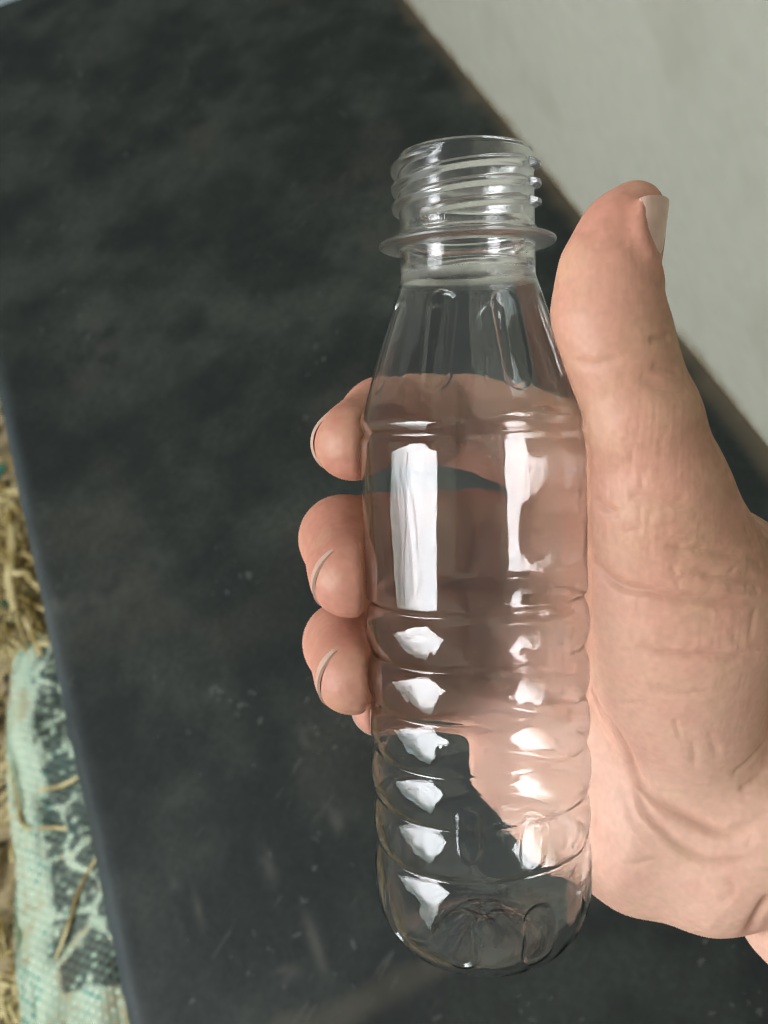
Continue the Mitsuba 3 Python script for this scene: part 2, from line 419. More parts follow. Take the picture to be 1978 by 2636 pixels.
# pale cloth at the far end of the slab
cc = ground(35, 8, 0.0)
x, y = np.meshgrid(np.linspace(-1, 1, 60), np.linspace(-1, 1, 60), indexing="ij")
rr = np.clip(1 - np.maximum(np.abs(x), np.abs(y)) ** 6, 0, 1) ** 0.5
z = 0.022 * rr * (0.6 + 0.7 * meshkit.fbm(np.stack([x * 2.2, y * 2.2, x * 0], -1), 4))
vv = np.stack([cc[0] - 0.075 + x * 0.125 + 0.01 * np.sin(y * 4), cc[1] + 0.12 + y * 0.12 + 0.006 * np.sin(x * 5), z + 0.001], -1).reshape(-1, 3)
i, j = np.meshgrid(np.arange(59), np.arange(59), indexing="ij")
a = (i * 60 + j).ravel()
scene["cloth"] = shape((vv, np.stack([a, a + 60, a + 61, a + 1], 1)), "cloth_blue", True)
tag("cloth", "pale grey-blue cloth lying at the slab's far left end, top left corner", "cloth")

# ------------------------------------------------------------------ the bottle
RING = P(1203, 628, 175.0)
AX = np.array([0.036, math.cos(math.radians(6.8)), math.sin(math.radians(6.8))]); AX /= np.linalg.norm(AX)
E2 = np.array([0, 0, -1.0]); E2 -= AX * (E2 @ AX); E2 /= np.linalg.norm(E2)       # towards the lens
E1 = np.array([1.0, 0, 0]); E1 -= AX * (E1 @ AX) + E2 * (E1 @ E2); E1 /= np.linalg.norm(E1)


def bottle_point(s, r, az):
    """s: mm below the support ring, r: radius, az: degrees right of the lens"""
    az = np.radians(az)
    return RING + s[..., None] * AX + (r * np.sin(az))[..., None] * E1 + (r * np.cos(az))[..., None] * E2


GROOVE = [67.4, 77.2, 87.0, 96.7, 106.5, 116.3]
prof_s = np.array([5, 6, 7, 9, 13, 20.4, 29.6, 31.5, 32.6, 33.8, 34.8, 36.0, 37.6, 45, 66.2])
prof_r = np.array([12.6, 12.65, 12.9, 13.6, 14.95, 17.55, 20.45, 21.20, 21.50, 21.2, 20.85, 21.38, 21.58, 21.6, 21.6])
from scipy.interpolate import PchipInterpolator
body_prof = PchipInterpolator(prof_s, prof_r)
SB = 138.5


def stadium(ds, dx, half, rad):
    """signed distance to a capsule lying along s"""
    return np.hypot(np.maximum(np.abs(ds) - half, 0), dx) - rad


def wrap(a):
    return (a + 180) % 360 - 180


def body_radius(s, az):
    r = np.where(s < 66.2, body_prof(np.minimum(s, 66.2)), 21.6)
    tilt = s + 0.7 * np.sin(np.radians(az + 60)) + 0.15 * np.sin(np.radians(3 * az))          # the ribs run slightly askew
    for k in range(5):
        u = (tilt - GROOVE[k]) / (GROOVE[k + 1] - GROOVE[k])
        ins = (u > 0) & (u < 1)
        r = np.where(ins, 20.8 + (1.05 + 0.12 * math.sin(2.3 * k + 1)) * (1 - np.abs(2 * u - 1) ** 2.2), r)
    r = np.where((tilt > 65.9) & (tilt <= GROOVE[0]), 20.75 + 0.85 * (1 - sstep(65.9, GROOVE[0], tilt)), r)
    t = tilt - GROOVE[5]
    r = np.where(t >= 0, 20.75 + 1.10 * (1 - np.clip(1 - t / 5, 0, 1) ** 2.5), r)
    corner = np.clip((s - 123) / (SB - 123), 0, 1)
    r = np.where(s > 123, np.minimum(r, 11.5 + 10.35 * (1 - corner ** 2.5) ** 0.55), r)
    # flutes in the cone
    da = wrap((az + 1.5) % 45 - 22.5)
    d = stadium(s - 18.6, np.radians(da) * r, 6.0, 2.6)
    r = r - 0.62 * sstep(0.4, -0.5, d) * (s < 30)
    # finger pads moulded round the base
    da = wrap((az + 18 + 20) % 40 - 20)
    d = stadium(s - 126.8, np.radians(da) * 21.5, 3.2, 2.9)
    r = r - 0.85 * sstep(0.5, -0.7, d) * (s > 110)
    return r


ns, nz_ = 560, 540
s1 = np.concatenate([np.linspace(7.4, 121, 470), 121 + (SB - 121) * np.sin(np.linspace(0, np.pi / 2, 90))[1:]])
azs = np.arange(nz_) / nz_ * 360.0
S, A = np.meshgrid(s1, azs, indexing="ij")
R = body_radius(S, A)
ring_n = np.stack([np.cos(np.radians(A)) * 4.0, np.sin(np.radians(A)) * 4.0, S * 0.02], -1)
fade = sstep(7.4, 12, S)
R = R + fade * 0.10 * (meshkit.fbm(ring_n * 1.1, 2) - 0.5) + 0.05 * np.exp(-(np.radians(wrap(A - 7)) * R / 0.32) ** 2) * fade + fade * 0.024 * (meshkit.fbm(np.stack([ring_n[..., 0] * 5, ring_n[..., 1] * 5, S * 0.06], -1), 2) - 0.5)
R = R + 0.011 * (meshkit.noise(np.stack([A * 0.30, S * 0.03, S * 0], -1), 3) - 0.5) * sstep(36, 39, S) * sstep(66, 63, S) * (0.4 + 1.2 * meshkit.noise(np.stack([A * 0.05, S * 0.1, S * 0], -1), 5))
rib_id = np.searchsorted(GROOVE, S)
R = R + 0.20 * (meshkit.fbm(np.stack([ring_n[..., 0] * 1.5 + rib_id * 7.3, ring_n[..., 1] * 1.5, S * 0.16], -1), 3) - 0.5) * sstep(67, 71, S) * sstep(137, 128, S) * np.minimum(1, np.min([np.abs(S - g_) for g_ in GROOVE], axis=0) / 2.0)
B = bottle_point(S, R, A)
# foot and push-up
nf = 40
fr = np.linspace(1, 0.02, nf)[1:]
FS, FA = np.meshgrid(fr, azs, indexing="ij")
r0 = R[-1].mean()
petal = 0.5 + 0.5 * np.cos(np.radians(FA * 5 + 20))
up = 5.2 * (1 - FS ** 2) + 0.7 * np.exp(-((FS - 0.32) / 0.14) ** 2) * petal - 1.2 * np.exp(-(FS / 0.16) ** 2)
FT = bottle_point(SB - up, FS * r0, FA)
full = np.concatenate([B, FT], 0)
allS = np.concatenate([S, SB - up + 200], 0)          # +200 marks the foot
v = full.reshape(-1, 3)
k = full.shape[0]
i, j = np.meshgrid(np.arange(k - 1), np.arange(nz_), indexing="ij")
a, b = i * nz_ + j, i * nz_ + (j + 1) % nz_
f4 = np.stack([a, b, b + nz_, a + nz_], -1).reshape(-1, 4)
f = np.vstack([f4[:, [0, 1, 2]], f4[:, [0, 2, 3]]])
n = vertex_normals(v, f)
if n[200 * nz_] @ (E2) < 0:
    f, n = f[:, ::-1], -n
fs = allS.reshape(-1)[f].mean(1)
vw, nw = world(v), wdir(n)
# the wall has its real thickness, heavier where the mould pinches it and in the foot
og = v.reshape(-1, nz_, 3)
on = n.reshape(-1, nz_, 3)
sg_ = np.concatenate([S, np.full(FS.shape, 400.0)], 0)
frx = np.concatenate([np.ones(S.shape), FS], 0)
azg = np.concatenate([A, FA], 0)
tl = sg_ + 0.7 * np.sin(np.radians(azg + 60)) + 0.15 * np.sin(np.radians(3 * azg))
pinch = sum(np.exp(-((tl - g_) / 0.8) ** 2) for g_ in GROOVE) + 0.4 * np.exp(-((tl - 34.5) / 1.0) ** 2)
tw = (0.22 + 0.06 * pinch + 0.16 * sstep(120, 139, sg_) + 0.7 * (1 - frx ** 2))
tw = tw * (1 + 0.35 * (meshkit.fbm(np.stack([np.cos(np.radians(azg)) * 5, np.sin(np.radians(azg)) * 5, sg_ * 0.12], -1), 3) - 0.5) * sstep(7.4, 14, sg_))
tw[0] = 0.22
ig = og - on * tw[..., None]
ig[0] = bottle_point(S[0], R[0] - 0.22, A[0])
ig[1:10] += (ig[0] - (og[0] - on[0] * 0.22)) * np.linspace(1, 0, 11)[1:-1, None, None]
gridw = np.concatenate([ig[::-1], og], 0)          # inner surface from the foot up, then the outer one down
kk = gridw.shape[0]
i, j = np.meshgrid(np.arange(kk - 1), np.arange(nz_), indexing="ij")
a, b = i * nz_ + j, i * nz_ + (j + 1) % nz_
f4 = np.stack([a, b, b + nz_, a + nz_], -1)
f4 = np.delete(f4, len(og) - 1, axis=0).reshape(-1, 4)          # open where the neck carries on
# close the tiny holes at the middle of the foot
va = gridw.reshape(-1, 3)
ca_, cb_ = len(va), len(va) + 1
va = np.vstack([va, gridw[0].mean(0), gridw[-1].mean(0)])
jj = np.arange(nz_)
capa = np.stack([np.full(nz_, ca_), (jj + 1) % nz_, jj], 1)
capb = np.stack([np.full(nz_, cb_), (kk - 1) * nz_ + jj, (kk - 1) * nz_ + (jj + 1) % nz_], 1)
fw = np.vstack([f4[:, [0, 1, 2]], f4[:, [0, 2, 3]], capa, capb])
nwl = vertex_normals(va, fw)
if nwl[(kk - len(og) + 100) * nz_] @ on[100, 0] < 0:
    fw, nwl = fw[:, ::-1], -nwl
srow_ = np.concatenate([sg_[::-1][:, 0], sg_[:, 0], [400, 400]])
fsw = srow_[np.minimum(fw.min(1), kk * nz_ + 1) // nz_ * (fw.max(1) < kk * nz_) + (kk) * (fw.max(1) >= kk * nz_)]
vww, nww = world(va), wdir(nwl)
edges_ = [66.2] + GROOVE[1:]
scene["plastic_bottle__shoulder"] = sub(vww, fw, nww, fsw < 33.8, "clear_solid")
scene["plastic_bottle__label_panel"] = sub(vww, fw, nww, (fsw >= 33.8) & (fsw < 66.2), "clear_solid")
for q in range(5):
    scene["plastic_bottle__rib" + (f"_{q:03d}" if q else "")] = sub(vww, fw, nww, (fsw >= edges_[q]) & (fsw < edges_[q + 1]), "clear_solid")
scene["plastic_bottle__base"] = sub(vww, fw, nww, fsw >= GROOVE[5], "clear_solid")
tag("plastic_bottle", "small clear empty plastic bottle without cap, ribbed below, held upright in the hand", "bottle")

# the thick moulded neck: threads, ring and a wall that thins out into the blown body
def neck_outer(s, az):
    r = np.full(s.shape, 12.6)
    vent = np.minimum(np.abs(wrap(az - 54)), np.abs(wrap(az - 234)))
    cut = sstep(5.5, 7.5, vent)
    for q in range(-2, 4):
        # two starts, each turn rising to the right
        c = -8.6 - 6.7 * az / 360.0 + 3.35 * q
        u = np.abs(s - c)
        on = sstep(-14.9, -14.2, c) * sstep(-4.3, -4.9, c)
        r = r + 1.32 * sstep(0.95, 0.28, u) * on * cut
    ring = np.abs(s) 
    r = np.where(ring < 0.95, np.maximum(r, 12.6 + 3.95 * np.clip(1 - (ring / 0.95) ** 3.0, 0, 1) ** 0.5), r)
    r = r + 0.35 * sstep(0.5, 0.2, np.abs(s + 2.1))           # tamper bead line
    top = np.clip((-15.5 - s) / 0.9, 0, 1)
    r = r - 0.8 * (1 - np.sqrt(np.clip(1 - top ** 2, 0, 1)))
    r = np.where(s > 5, np.maximum(body_prof(np.clip(s, 5, 60)), 12.6), r)
    return r


so = np.unique(np.concatenate([-16.4 + 0.9 * (1 - np.cos(np.linspace(0, np.pi / 2, 9))), np.linspace(-15.5, -1.1, 110), np.linspace(-1.1, 1.1, 46), np.linspace(1.1, 7.4, 32)]).round(4))
nzn = nz_
azn = np.arange(nzn) / nzn * 360
SO, AO = np.meshgrid(so, azn, indexing="ij")
RO = neck_outer(SO, AO)
si_ = np.concatenate([np.linspace(7.4, 5.0, 14), np.linspace(4.8, -15.7, 60), -15.7 - 0.7 * np.sin(np.linspace(0, np.pi / 2, 8))[1:]])
SI, AI = np.meshgrid(si_, azn, indexing="ij")
thick = 0.22 + 1.55 * sstep(7.4, 3.4, SI)
RI = np.where(SI > 5, body_prof(np.clip(SI, 5, 60)), 12.6) - thick + 0.04 * (meshkit.fbm(np.stack([np.cos(np.radians(AI)) * 3, np.sin(np.radians(AI)) * 3, SI * .1], -1), 3) - .5) * (SI < 5)
RI = RI + 0.7 * np.clip((-15.7 - SI) / 0.7, 0, 1) ** 2 * 0.7
grid = np.concatenate([bottle_point(SO, RO, AO), bottle_point(SI, RI, AI)], 0)
v = grid.reshape(-1, 3)
k = grid.shape[0]
i, j = np.meshgrid(np.arange(k), np.arange(nzn), indexing="ij")
a, b = i * nzn + j, i * nzn + (j + 1) % nzn
c_, d_ = ((i + 1) % k) * nzn + (j + 1) % nzn, ((i + 1) % k) * nzn + j
f4 = np.delete(np.stack([a, b, c_, d_], -1), len(so) - 1, axis=0).reshape(-1, 4)
f = np.vstack([f4[:, [0, 1, 2]], f4[:, [0, 2, 3]]])
n = vertex_normals(v, f)
mid = 80 * nzn
if n[mid] @ E2 < 0:
    f, n = f[:, ::-1], -n
row = f.min(1) // nzn
rows_out = len(so)
srow = so[np.minimum(row, rows_out - 1)]
outer = (f.max(1) // nzn < rows_out) & (row < rows_out - 1)
is_ring = outer & (np.abs(srow) < 0.97)
is_thread = outer & (srow < -3.6) & (srow > -15.3)
vw, nw = world(v), wdir(n)
scene["plastic_bottle__support_ring"] = sub(vw, f, nw, is_ring, "clear_frosted")
scene["plastic_bottle__screw_thread"] = sub(vw, f, nw, is_thread, "clear_hazy")
sm = (np.concatenate([so, si_])[np.minimum(row, len(so) + len(si_) - 1)])
is_low = (sm > 5.2) & ~is_ring & ~is_thread
scene["plastic_bottle__neck_root"] = sub(vw, f, nw, is_low, "clear_hazy")
scene["plastic_bottle__neck"] = sub(vw, f, nw, ~(is_ring | is_thread | is_low), "clear_solid")


def emboss(text, s_c, az0, height, depth, inner=False):
    """raised mould lettering wrapped round the neck"""
    t = meshkit.text_mesh(text, height, depth)
    w = t.extents[0]
    x, yy, zz = np.array(t.vertices).T
    rad = 12.62
    az = az0 + np.degrees((x - w / 2) / rad)
    return trimesh.Trimesh(bottle_point(s_c - (yy - height / 2), rad + zz, az), t.faces, process=False)


for name, (txt, s_c, az0, hh) in {"lettering": ("CLARIPET", -3.0, -42, 1.35), "lettering_001": ("BP", 2.2, 40, 1.1)}.items():
    mm = emboss(txt, s_c, az0, hh, 0.09)
    scene["plastic_bottle__" + name] = shape(trimesh.Trimesh(world(mm.vertices), mm.faces, process=False), "clear_solid", False)

# ------------------------------------------------------------------ the hand
def round_cone(p, a, b, ra, rb):
    ba = b - a
    l2 = ba @ ba
    rr = ra - rb
    a2 = l2 - rr * rr
    il2 = 1 / l2
    pa = p - a
    y = pa @ ba
    z = y - l2
    w = pa * l2 - y[:, None] * ba
    x2 = (w * w).sum(1)
    y2 = y * y * l2
    z2 = z * z * l2
    k = np.sign(rr) * rr * rr * x2
    d = (np.sqrt(x2 * a2 * il2) + y * rr) * il2 - ra
    d1 = np.sqrt(x2 + z2) * il2 - rb
    d2 = np.sqrt(x2 + y2) * il2 - ra
    return np.where(np.sign(z) * a2 * z2 > k, d1, np.where(np.sign(y) * a2 * y2 < k, d2, d))


def smin(a, b, k):
    h = np.clip(0.5 + 0.5 * (b - a) / k, 0, 1)
    return b * (1 - h) + a * h - k * h * (1 - h)


def ellipsoid(p, c, axes, r):
    q = (p - c) @ np.asarray(axes).T
    r = np.asarray(r, float)
    k0 = np.linalg.norm(q / r, axis=1)
    k1 = np.linalg.norm(q / (r * r), axis=1)
    return k0 * (k0 - 1) / np.maximum(k1, 1e-9)


def chain(p, pts, k):
    d = None
    for (a, ra), (b, rb) in zip(pts[:-1], pts[1:]):
        e = round_cone(p, a, b, ra, rb)
        d = e if d is None else smin(d, e, k)
    return d


def J(px, py, z, r):
    return (P(px, py, z), r)


FINGERS = {
    "index": [J(1480, 1190, 211, 12.0), J(1340, 1125, 216, 11.4), J(1205, 1085, 221.5, 10.8), J(1085, 1078, 214.5, 9.9), J(985, 1082, 206, 9.0), J(908, 1138, 187, 7.8)],
    "middle": [J(1510, 1420, 211, 12.5), J(1380, 1396, 217, 11.2), J(1235, 1378, 224, 10.8), J(1095, 1380, 216, 10.6), J(975, 1389, 208.5, 9.9), J(884, 1388, 201.5, 9.0), J(903, 1483, 186, 8.3)],
    "ring": [J(1480, 1640, 211, 12.0), J(1360, 1620, 217, 10.8), J(1222, 1602, 224, 10.4), J(1090, 1600, 216.5, 10.1), J(975, 1612, 209, 9.4), J(890, 1655, 202, 8.6), J(910, 1738, 186.5, 7.9)],
    "little": [J(1400, 1850, 214, 11.0), J(1290, 1800, 219, 9.2), J(1180, 1778, 222, 8.6), J(1065, 1780, 214, 7.7), J(1005, 1795, 207, 7.2), J(985, 1815, 196, 6.6)],
}
THUMB = [J(1790, 1560, 187, 17.5), J(1690, 1270, 176, 12.6), J(1644, 1080, 171, 10.5), J(1592, 920, 168.5, 9.7), J(1563, 820, 167.5, 9.5), J(1566, 700, 167, 8.0), J(1600, 600, 167, 6.5), J(1637, 538, 167.5, 4.9)]
NAIL_C, NAIL_D, NAIL_G, NAIL_R = P(1597, 612, 166.3), np.array([0.15, -0.985, 0.0]), np.array([0.95, 0.12, -0.29]), 7.25
NAIL_D /= np.linalg.norm(NAIL_D)
NAIL_G = NAIL_G - NAIL_D * (NAIL_G @ NAIL_D)
NAIL_G /= np.linalg.norm(NAIL_G)
NAIL_W = np.cross(NAIL_D, NAIL_G)
if NAIL_W[2] > 0:
    NAIL_W = -NAIL_W
FOLD = []
for u_, an_, r_ in ((4.6, 62, 0.35), (3.0, 62, 0.6), (0.5, 61, 0.8), (-2.0, 55, 0.95), (-4.2, 42, 1.0), (-6.0, 20, 1.0), (-6.8, -10, 1.0)):
    an_ = math.radians(an_)
    FOLD.append((NAIL_C + NAIL_D * u_ + (NAIL_R - 0.25) * (math.cos(an_) * NAIL_G + math.sin(an_) * NAIL_W), r_))
HEEL = P(1800, 2195, 205)
WRIST = P(2130, 2120, 208)


def hand_sdf(p):
    fs_ = [chain(p, c, 2.5) for c in FINGERS.values()]
    palm = None
    for nm, wz, rw in (("index", (2060, 1780, 206), 18), ("middle", (2080, 1900, 208), 18), ("ring", (2080, 2020, 209), 17), ("little", (1990, 2130, 209), 16)):
        a, ra = FINGERS[nm][0]
        e = round_cone(p, a, P(*wz), ra, rw)
        palm = e if palm is None else smin(palm, e, 6)
    hyp = chain(p, [J(1330, 1965, 219, 11.0), J(1470, 2100, 216, 12.5), J(1650, 2180, 206, 13.8), J(1830, 2228, 200, 13.6), J(1890, 2262, 201, 11.0)], 3)
    hyp = smin(hyp, chain(p, [J(1560, 1900, 207, 12), J(1700, 2060, 202, 14), J(1930, 2110, 198, 16)], 4), 8)
    palm = smin(palm, hyp, 7)
    # the knuckle roots carry into the palm
    d = fs_[0]
    for e in fs_[1:]:
        d = smin(d, e, 1.2)
    d = smin(d, palm, 6)
    th = chain(p, THUMB, 4)
    th = smin(th, chain(p, FOLD, 0.6), 2.2)
    c = P(1727, 1650, 187)
    u = P(1800, 1960, 195) - P(1640, 1350, 181); u /= np.linalg.norm(u)
    w = np.cross(u, [0, 0, 1.0]); w /= np.linalg.norm(w)
    then = ellipsoid(p, c, [u, w, np.cross(u, w)], (36, 18.6, 15.5))
    th = smin(th, then, 9)
    back = chain(p, [J(1840, 1480, 199, 15), J(2050, 1700, 212, 23), J(2200, 2050, 211, 25)], 5)
    th = smin(th, back, 9)
    d = smin(d, th, 8.0)
    arm = chain(p, [(P(2150, 2050, 205), 25), (P(2350, 2330, 206), 27), (P(2900, 2950, 212), 31)], 6)
    fold = round_cone(p, P(2060, 2350, 205), P(2400, 2600, 206), 13, 20)
    arm = smin(arm, fold, 6)
    d = smin(d, arm, 2.5)
    # flesh flattens where it presses on the bottle
    q = p - RING
    s = q @ AX
    rad = np.hypot(q @ E1, q @ E2)
    rb = np.interp(s, [-18, -15, 5, 9, 13, 20.4, 29.6, 33, 45, 121, 126, 131, 136, 140, 141], [0, 12.6, 12.6, 13.6, 15.1, 17.75, 20.45, 21.5, 21.75, 22.1, 21.6, 19.8, 16.5, 10, 0])
    bot = rad - rb - 0.12
    return -smin(-d, bot, 1.6)


def surface_nets(lo, hi, h, fn):
    """sparse: blocks of a coarse grid first, then the fine grid only near the surface"""
    lo, hi = np.asarray(lo, float), np.asarray(hi, float)
    n8 = np.ceil((hi - lo) / (h * 4)).astype(int)
    gx = [lo[c] + h * 4 * (np.arange(n8[c]) + 0.5) for c in range(3)]
    C = np.stack(np.meshgrid(*gx, indexing="ij"), -1).reshape(-1, 3)
    dc = np.concatenate([fn(x) for x in np.array_split(C, max(1, len(C) // 200000))])
    nf_ = n8 * 4
    V = np.repeat(np.repeat(np.repeat(dc.reshape(n8), 4, 0), 4, 1), 4, 2).astype(np.float32)
    near = np.abs(dc) < h * 4 * 1.9
    mask = np.repeat(np.repeat(np.repeat(near.reshape(n8), 4, 0), 4, 1), 4, 2)
    idx = np.argwhere(mask)
    pts = lo + h * (idx + 0.5)
    V[mask] = np.concatenate([fn(x) for x in np.array_split(pts, max(1, len(pts) // 200000))])
    ins = V < 0
    cnt = np.zeros(np.array(V.shape) - 1, np.int8)
    for o in np.ndindex(2, 2, 2):
        cnt += ins[o[0]:V.shape[0] - 1 + o[0], o[1]:V.shape[1] - 1 + o[1], o[2]:V.shape[2] - 1 + o[2]]
    act = (cnt > 0) & (cnt < 8)
    cells = np.argwhere(act)
    ids = np.full(act.shape, -1, np.int32)
    ids[tuple(cells.T)] = np.arange(len(cells))
    acc, num = np.zeros((len(cells), 3)), np.zeros(len(cells))
    corners = [np.array(o) for o in np.ndindex(2, 2, 2)]
    for a in corners:
        for axis in range(3):
            if a[axis]:
                continue
            b = a.copy(); b[axis] = 1
            va, vb = V[tuple((cells + a).T)], V[tuple((cells + b).T)]
            cr = (va < 0) != (vb < 0)
            t = va / np.where(cr, va - vb, 1)
            pt = a[None] + np.eye(3)[axis] * t[:, None]
            acc += np.where(cr[:, None], pt, 0)
            num += cr
    vert = lo + h * 0.5 + h * (cells + acc / num[:, None])
    quads = []
    for axis in range(3):
        o1, o2 = [(1, 2), (2, 0), (0, 1)][axis]
        sl0, sl1 = [slice(None)] * 3, [slice(None)] * 3
        sl0[axis], sl1[axis] = slice(0, -1), slice(1, None)
        cr = ins[tuple(sl0)] != ins[tuple(sl1)]
        e = np.argwhere(cr)
        e = e[(e[:, o1] > 0) & (e[:, o2] > 0) & (e[:, o1] < V.shape[o1] - 1) & (e[:, o2] < V.shape[o2] - 1)]
        d1, d2 = np.zeros(3, int), np.zeros(3, int)
        d1[o1], d2[o2] = 1, 1
        q = np.stack([ids[tuple((e - d1 - d2).T)], ids[tuple((e - d2).T)], ids[tuple(e.T)], ids[tuple((e - d1).T)]], 1)
        flip = ~ins[tuple(e.T)]
        q[flip] = q[flip][:, ::-1]
        quads.append(q)
    q = np.vstack(quads)
    q = q[(q >= 0).all(1)]
    return vert, np.vstack([q[:, [0, 1, 2]], q[:, [0, 2, 3]]])


def relax(v, f, it, lam=0.5, mu=-0.53):
    from scipy.sparse import coo_matrix
    e = np.vstack([f[:, [0, 1]], f[:, [1, 2]], f[:, [2, 0]]])
    e = np.vstack([e, e[:, ::-1]])
    W = coo_matrix((np.ones(len(e)), (e[:, 0], e[:, 1])), shape=(len(v), len(v))).tocsr()
    W.data[:] = 1
    deg = np.asarray(W.sum(1)).ravel()
    for _ in range(it):
        for l in (lam, mu):
            v = v + l * ((W @ v) / deg[:, None] - v)
    return v


hv, hf = surface_nets((-24, -66, 150), (150, 150, 246), 0.52, hand_sdf)
hv = relax(hv, hf, 4)
hn = vertex_normals(hv, hf)
if ((hv - hv.mean(0)) * hn).sum() < 0:
    hf, hn = hf[:, ::-1], -hn

# skin creases: lines laid on the flesh, then pressed in
CREASES = [  # pixels of the photograph, width mm, depth mm
    ([(1668, 880), (1700, 874), (1740, 866)], 0.5, 0.36), ([(1460, 933), (1545, 938), (1610, 925)], 0.9, 0.22),
    ([(1672, 940), (1710, 951), (1762, 952)], 0.7, 0.25),
    ([(1640, 975), (1700, 1000), (1790, 1010)], 1.0, 0.2), ([(1565, 1000), (1550, 1080), (1556, 1150)], 0.9, 0.12),
    ([(1520, 1276), (1556, 1306), (1597, 1335)], 0.9, 0.35), ([(1590, 1260), (1680, 1290), (1800, 1290)], 1.2, 0.2),
    ([(1703, 1400), (1761, 1420), (1849, 1423), (1926, 1426)], 1.0, 0.4),
    ([(1514, 1423), (1556, 1482), (1603, 1514), (1661, 1526), (1761, 1544), (1867, 1552), (1978, 1541)], 1.1, 0.6),
    ([(1780, 1470), (1870, 1490), (1978, 1495)], 0.9, 0.35),
    ([(1626, 1661), (1714, 1685), (1797, 1694), (1973, 1699)], 1.0, 0.42), ([(1660, 1770), (1760, 1790), (1850, 1790)], 0.9, 0.2),
    ([(1509, 1717), (1532, 1805), (1603, 1922), (1655, 2040), (1750, 2099), (1867, 2140), (1978, 2081)], 1.3, 0.75),
    ([(1626, 1993), (1655, 2081), (1702, 2140), (1773, 2199), (1832, 2222), (1913, 2214), (1978, 2203)], 1.2, 0.55),
    ([(1768, 2109), (1840, 2140), (1895, 2163)], 0.9, 0.3), ([(1580, 2000), (1640, 2130), (1700, 2200)], 1.2, 0.2),
    ([(1990, 2300), (1958, 2353), (1938, 2382), (1922, 2410)], 1.2, 0.8),
    ([(1880, 2000), (1940, 1950), (1978, 1900)], 0.8, 0.3), ([(1900, 2040), (1978, 1985)], 0.8, 0.28),
    ([(1780, 1900), (1790, 1990)], 0.8, 0.16), ([(1830, 1880), (1850, 1960)], 0.8, 0.14),
    ([(1860, 2250), (1880, 2290), (1850, 2340)], 0.9, 0.14),
    ([(1200, 975), (1204, 1050), (1192, 1170)], 1.5, 0.8), ([(1040, 975), (1050, 1060), (1040, 1150)], 1.0, 0.3),
    ([(1290, 1290), (1240, 1400), (1215, 1480)], 1.6, 0.9), ([(1230, 1520), (1215, 1600), (1225, 1690)], 1.5, 0.7), ([(1200, 1735), (1192, 1780), (1198, 1830)], 1.1, 0.5),
]
for i in range(26):                     # fine lengthwise skin lines at the thumb's root
    x0, y0 = rng.uniform(1530, 1720), rng.uniform(1040, 1330)
    CREASES.append(([(x0, y0), (x0 + rng.uniform(-12, 18), y0 + rng.uniform(60, 170))], 0.42, rng.uniform(0.05, 0.11)))
for i in range(30):                     # and short crossing ones over the palm and the web
    x0, y0, a_ = rng.uniform(1560, 1960), rng.uniform(1330, 2240), rng.choice([rng.normal(0.05, 0.12), rng.normal(1.35, 0.2)])
    l_ = rng.uniform(50, 150)
    CREASES.append(([(x0, y0), (min(1976, x0 + l_ * math.cos(a_)), y0 + l_ * math.sin(a_))], 0.5, rng.uniform(0.06, 0.15)))
for i in range(16):
    x0, y0 = rng.uniform(1850, 1960), rng.uniform(1320, 1520)
    CREASES.append(([(x0, y0), (min(1976, x0 + rng.uniform(20, 70)), y0 + rng.uniform(-50, 50))], 0.55, rng.uniform(0.1, 0.22)))
proj = np.stack([hv[:, 0] / hv[:, 2] * F + 989, hv[:, 1] / hv[:, 2] * F + 1318], 1)
facing = (hn * hv).sum(1) < -1.0
vis_id = np.where(facing)[0]
ptree = cKDTree(proj[vis_id])
htree = cKDTree(hv)
press, crease_shade = np.zeros(len(hv)), np.zeros(len(hv))
for line, wd, dp in CREASES:
    line = np.asarray(line, float)
    d = np.r_[0, np.cumsum(np.linalg.norm(np.diff(line, axis=0), axis=1))]
    u = np.arange(0, d[-1], 4.0)
    lp = np.stack([PchipInterpolator(d, line[:, c])(u) if len(line) > 2 else np.interp(u, d, line[:, c]) for c in range(2)], 1)
    lp += 6.0 * (meshkit.noise(np.c_[u * 0.03, u * 0 + d[-1], u * 0]) - 0.5)[:, None]
    _, near = ptree.query(lp, k=5)
    best = vis_id[near]
    pick = best[np.arange(len(lp)), np.argmin(hv[best][:, :, 2], 1)]
    pts = hv[pick]
    for _ in range(3):
        pts[1:-1] = (pts[:-2] + 2 * pts[1:-1] + pts[2:]) / 4
    pts = np.array([pts[max(0, a_ - 4):a_ + 5].mean(0) for a_ in range(len(pts))])
    fadeL = np.minimum(1, np.minimum(u, d[-1] - u) / (0.25 * d[-1]) + 0.15)
    kt = cKDTree(pts)
    dist, ki = kt.query(hv, distance_upper_bound=4 * wd)
    ok = np.isfinite(dist)
    g = np.zeros(len(hv))
    g[ok] = np.exp(-(dist[ok] / wd) ** 2) * fadeL[ki[ok]]
    press = np.maximum(press, 1.35 * dp * g)
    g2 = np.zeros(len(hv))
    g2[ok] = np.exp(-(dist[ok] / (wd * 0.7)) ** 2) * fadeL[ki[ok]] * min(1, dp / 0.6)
    crease_shade = np.maximum(crease_shade, g2)
lump = 0.5 * (meshkit.fbm(hv * 0.07, 2) - 0.5) + 0.06 * (meshkit.fbm(hv * 0.5, 2, 5) - 0.5)
hv = hv + hn * (lump - press)[:, None]
q = hv - RING
s, e1_, e2_ = q @ AX, q @ E1, q @ E2
rad, azv = np.hypot(e1_, e2_), np.degrees(np.arctan2(e1_, e2_))
lim = np.where((s > 7.4) & (s < SB), body_radius(np.clip(s, 7.4, SB), azv) + 0.42, 0)
grow = np.where((rad < lim) & (rad > 4), lim / np.maximum(rad, 1), 1)
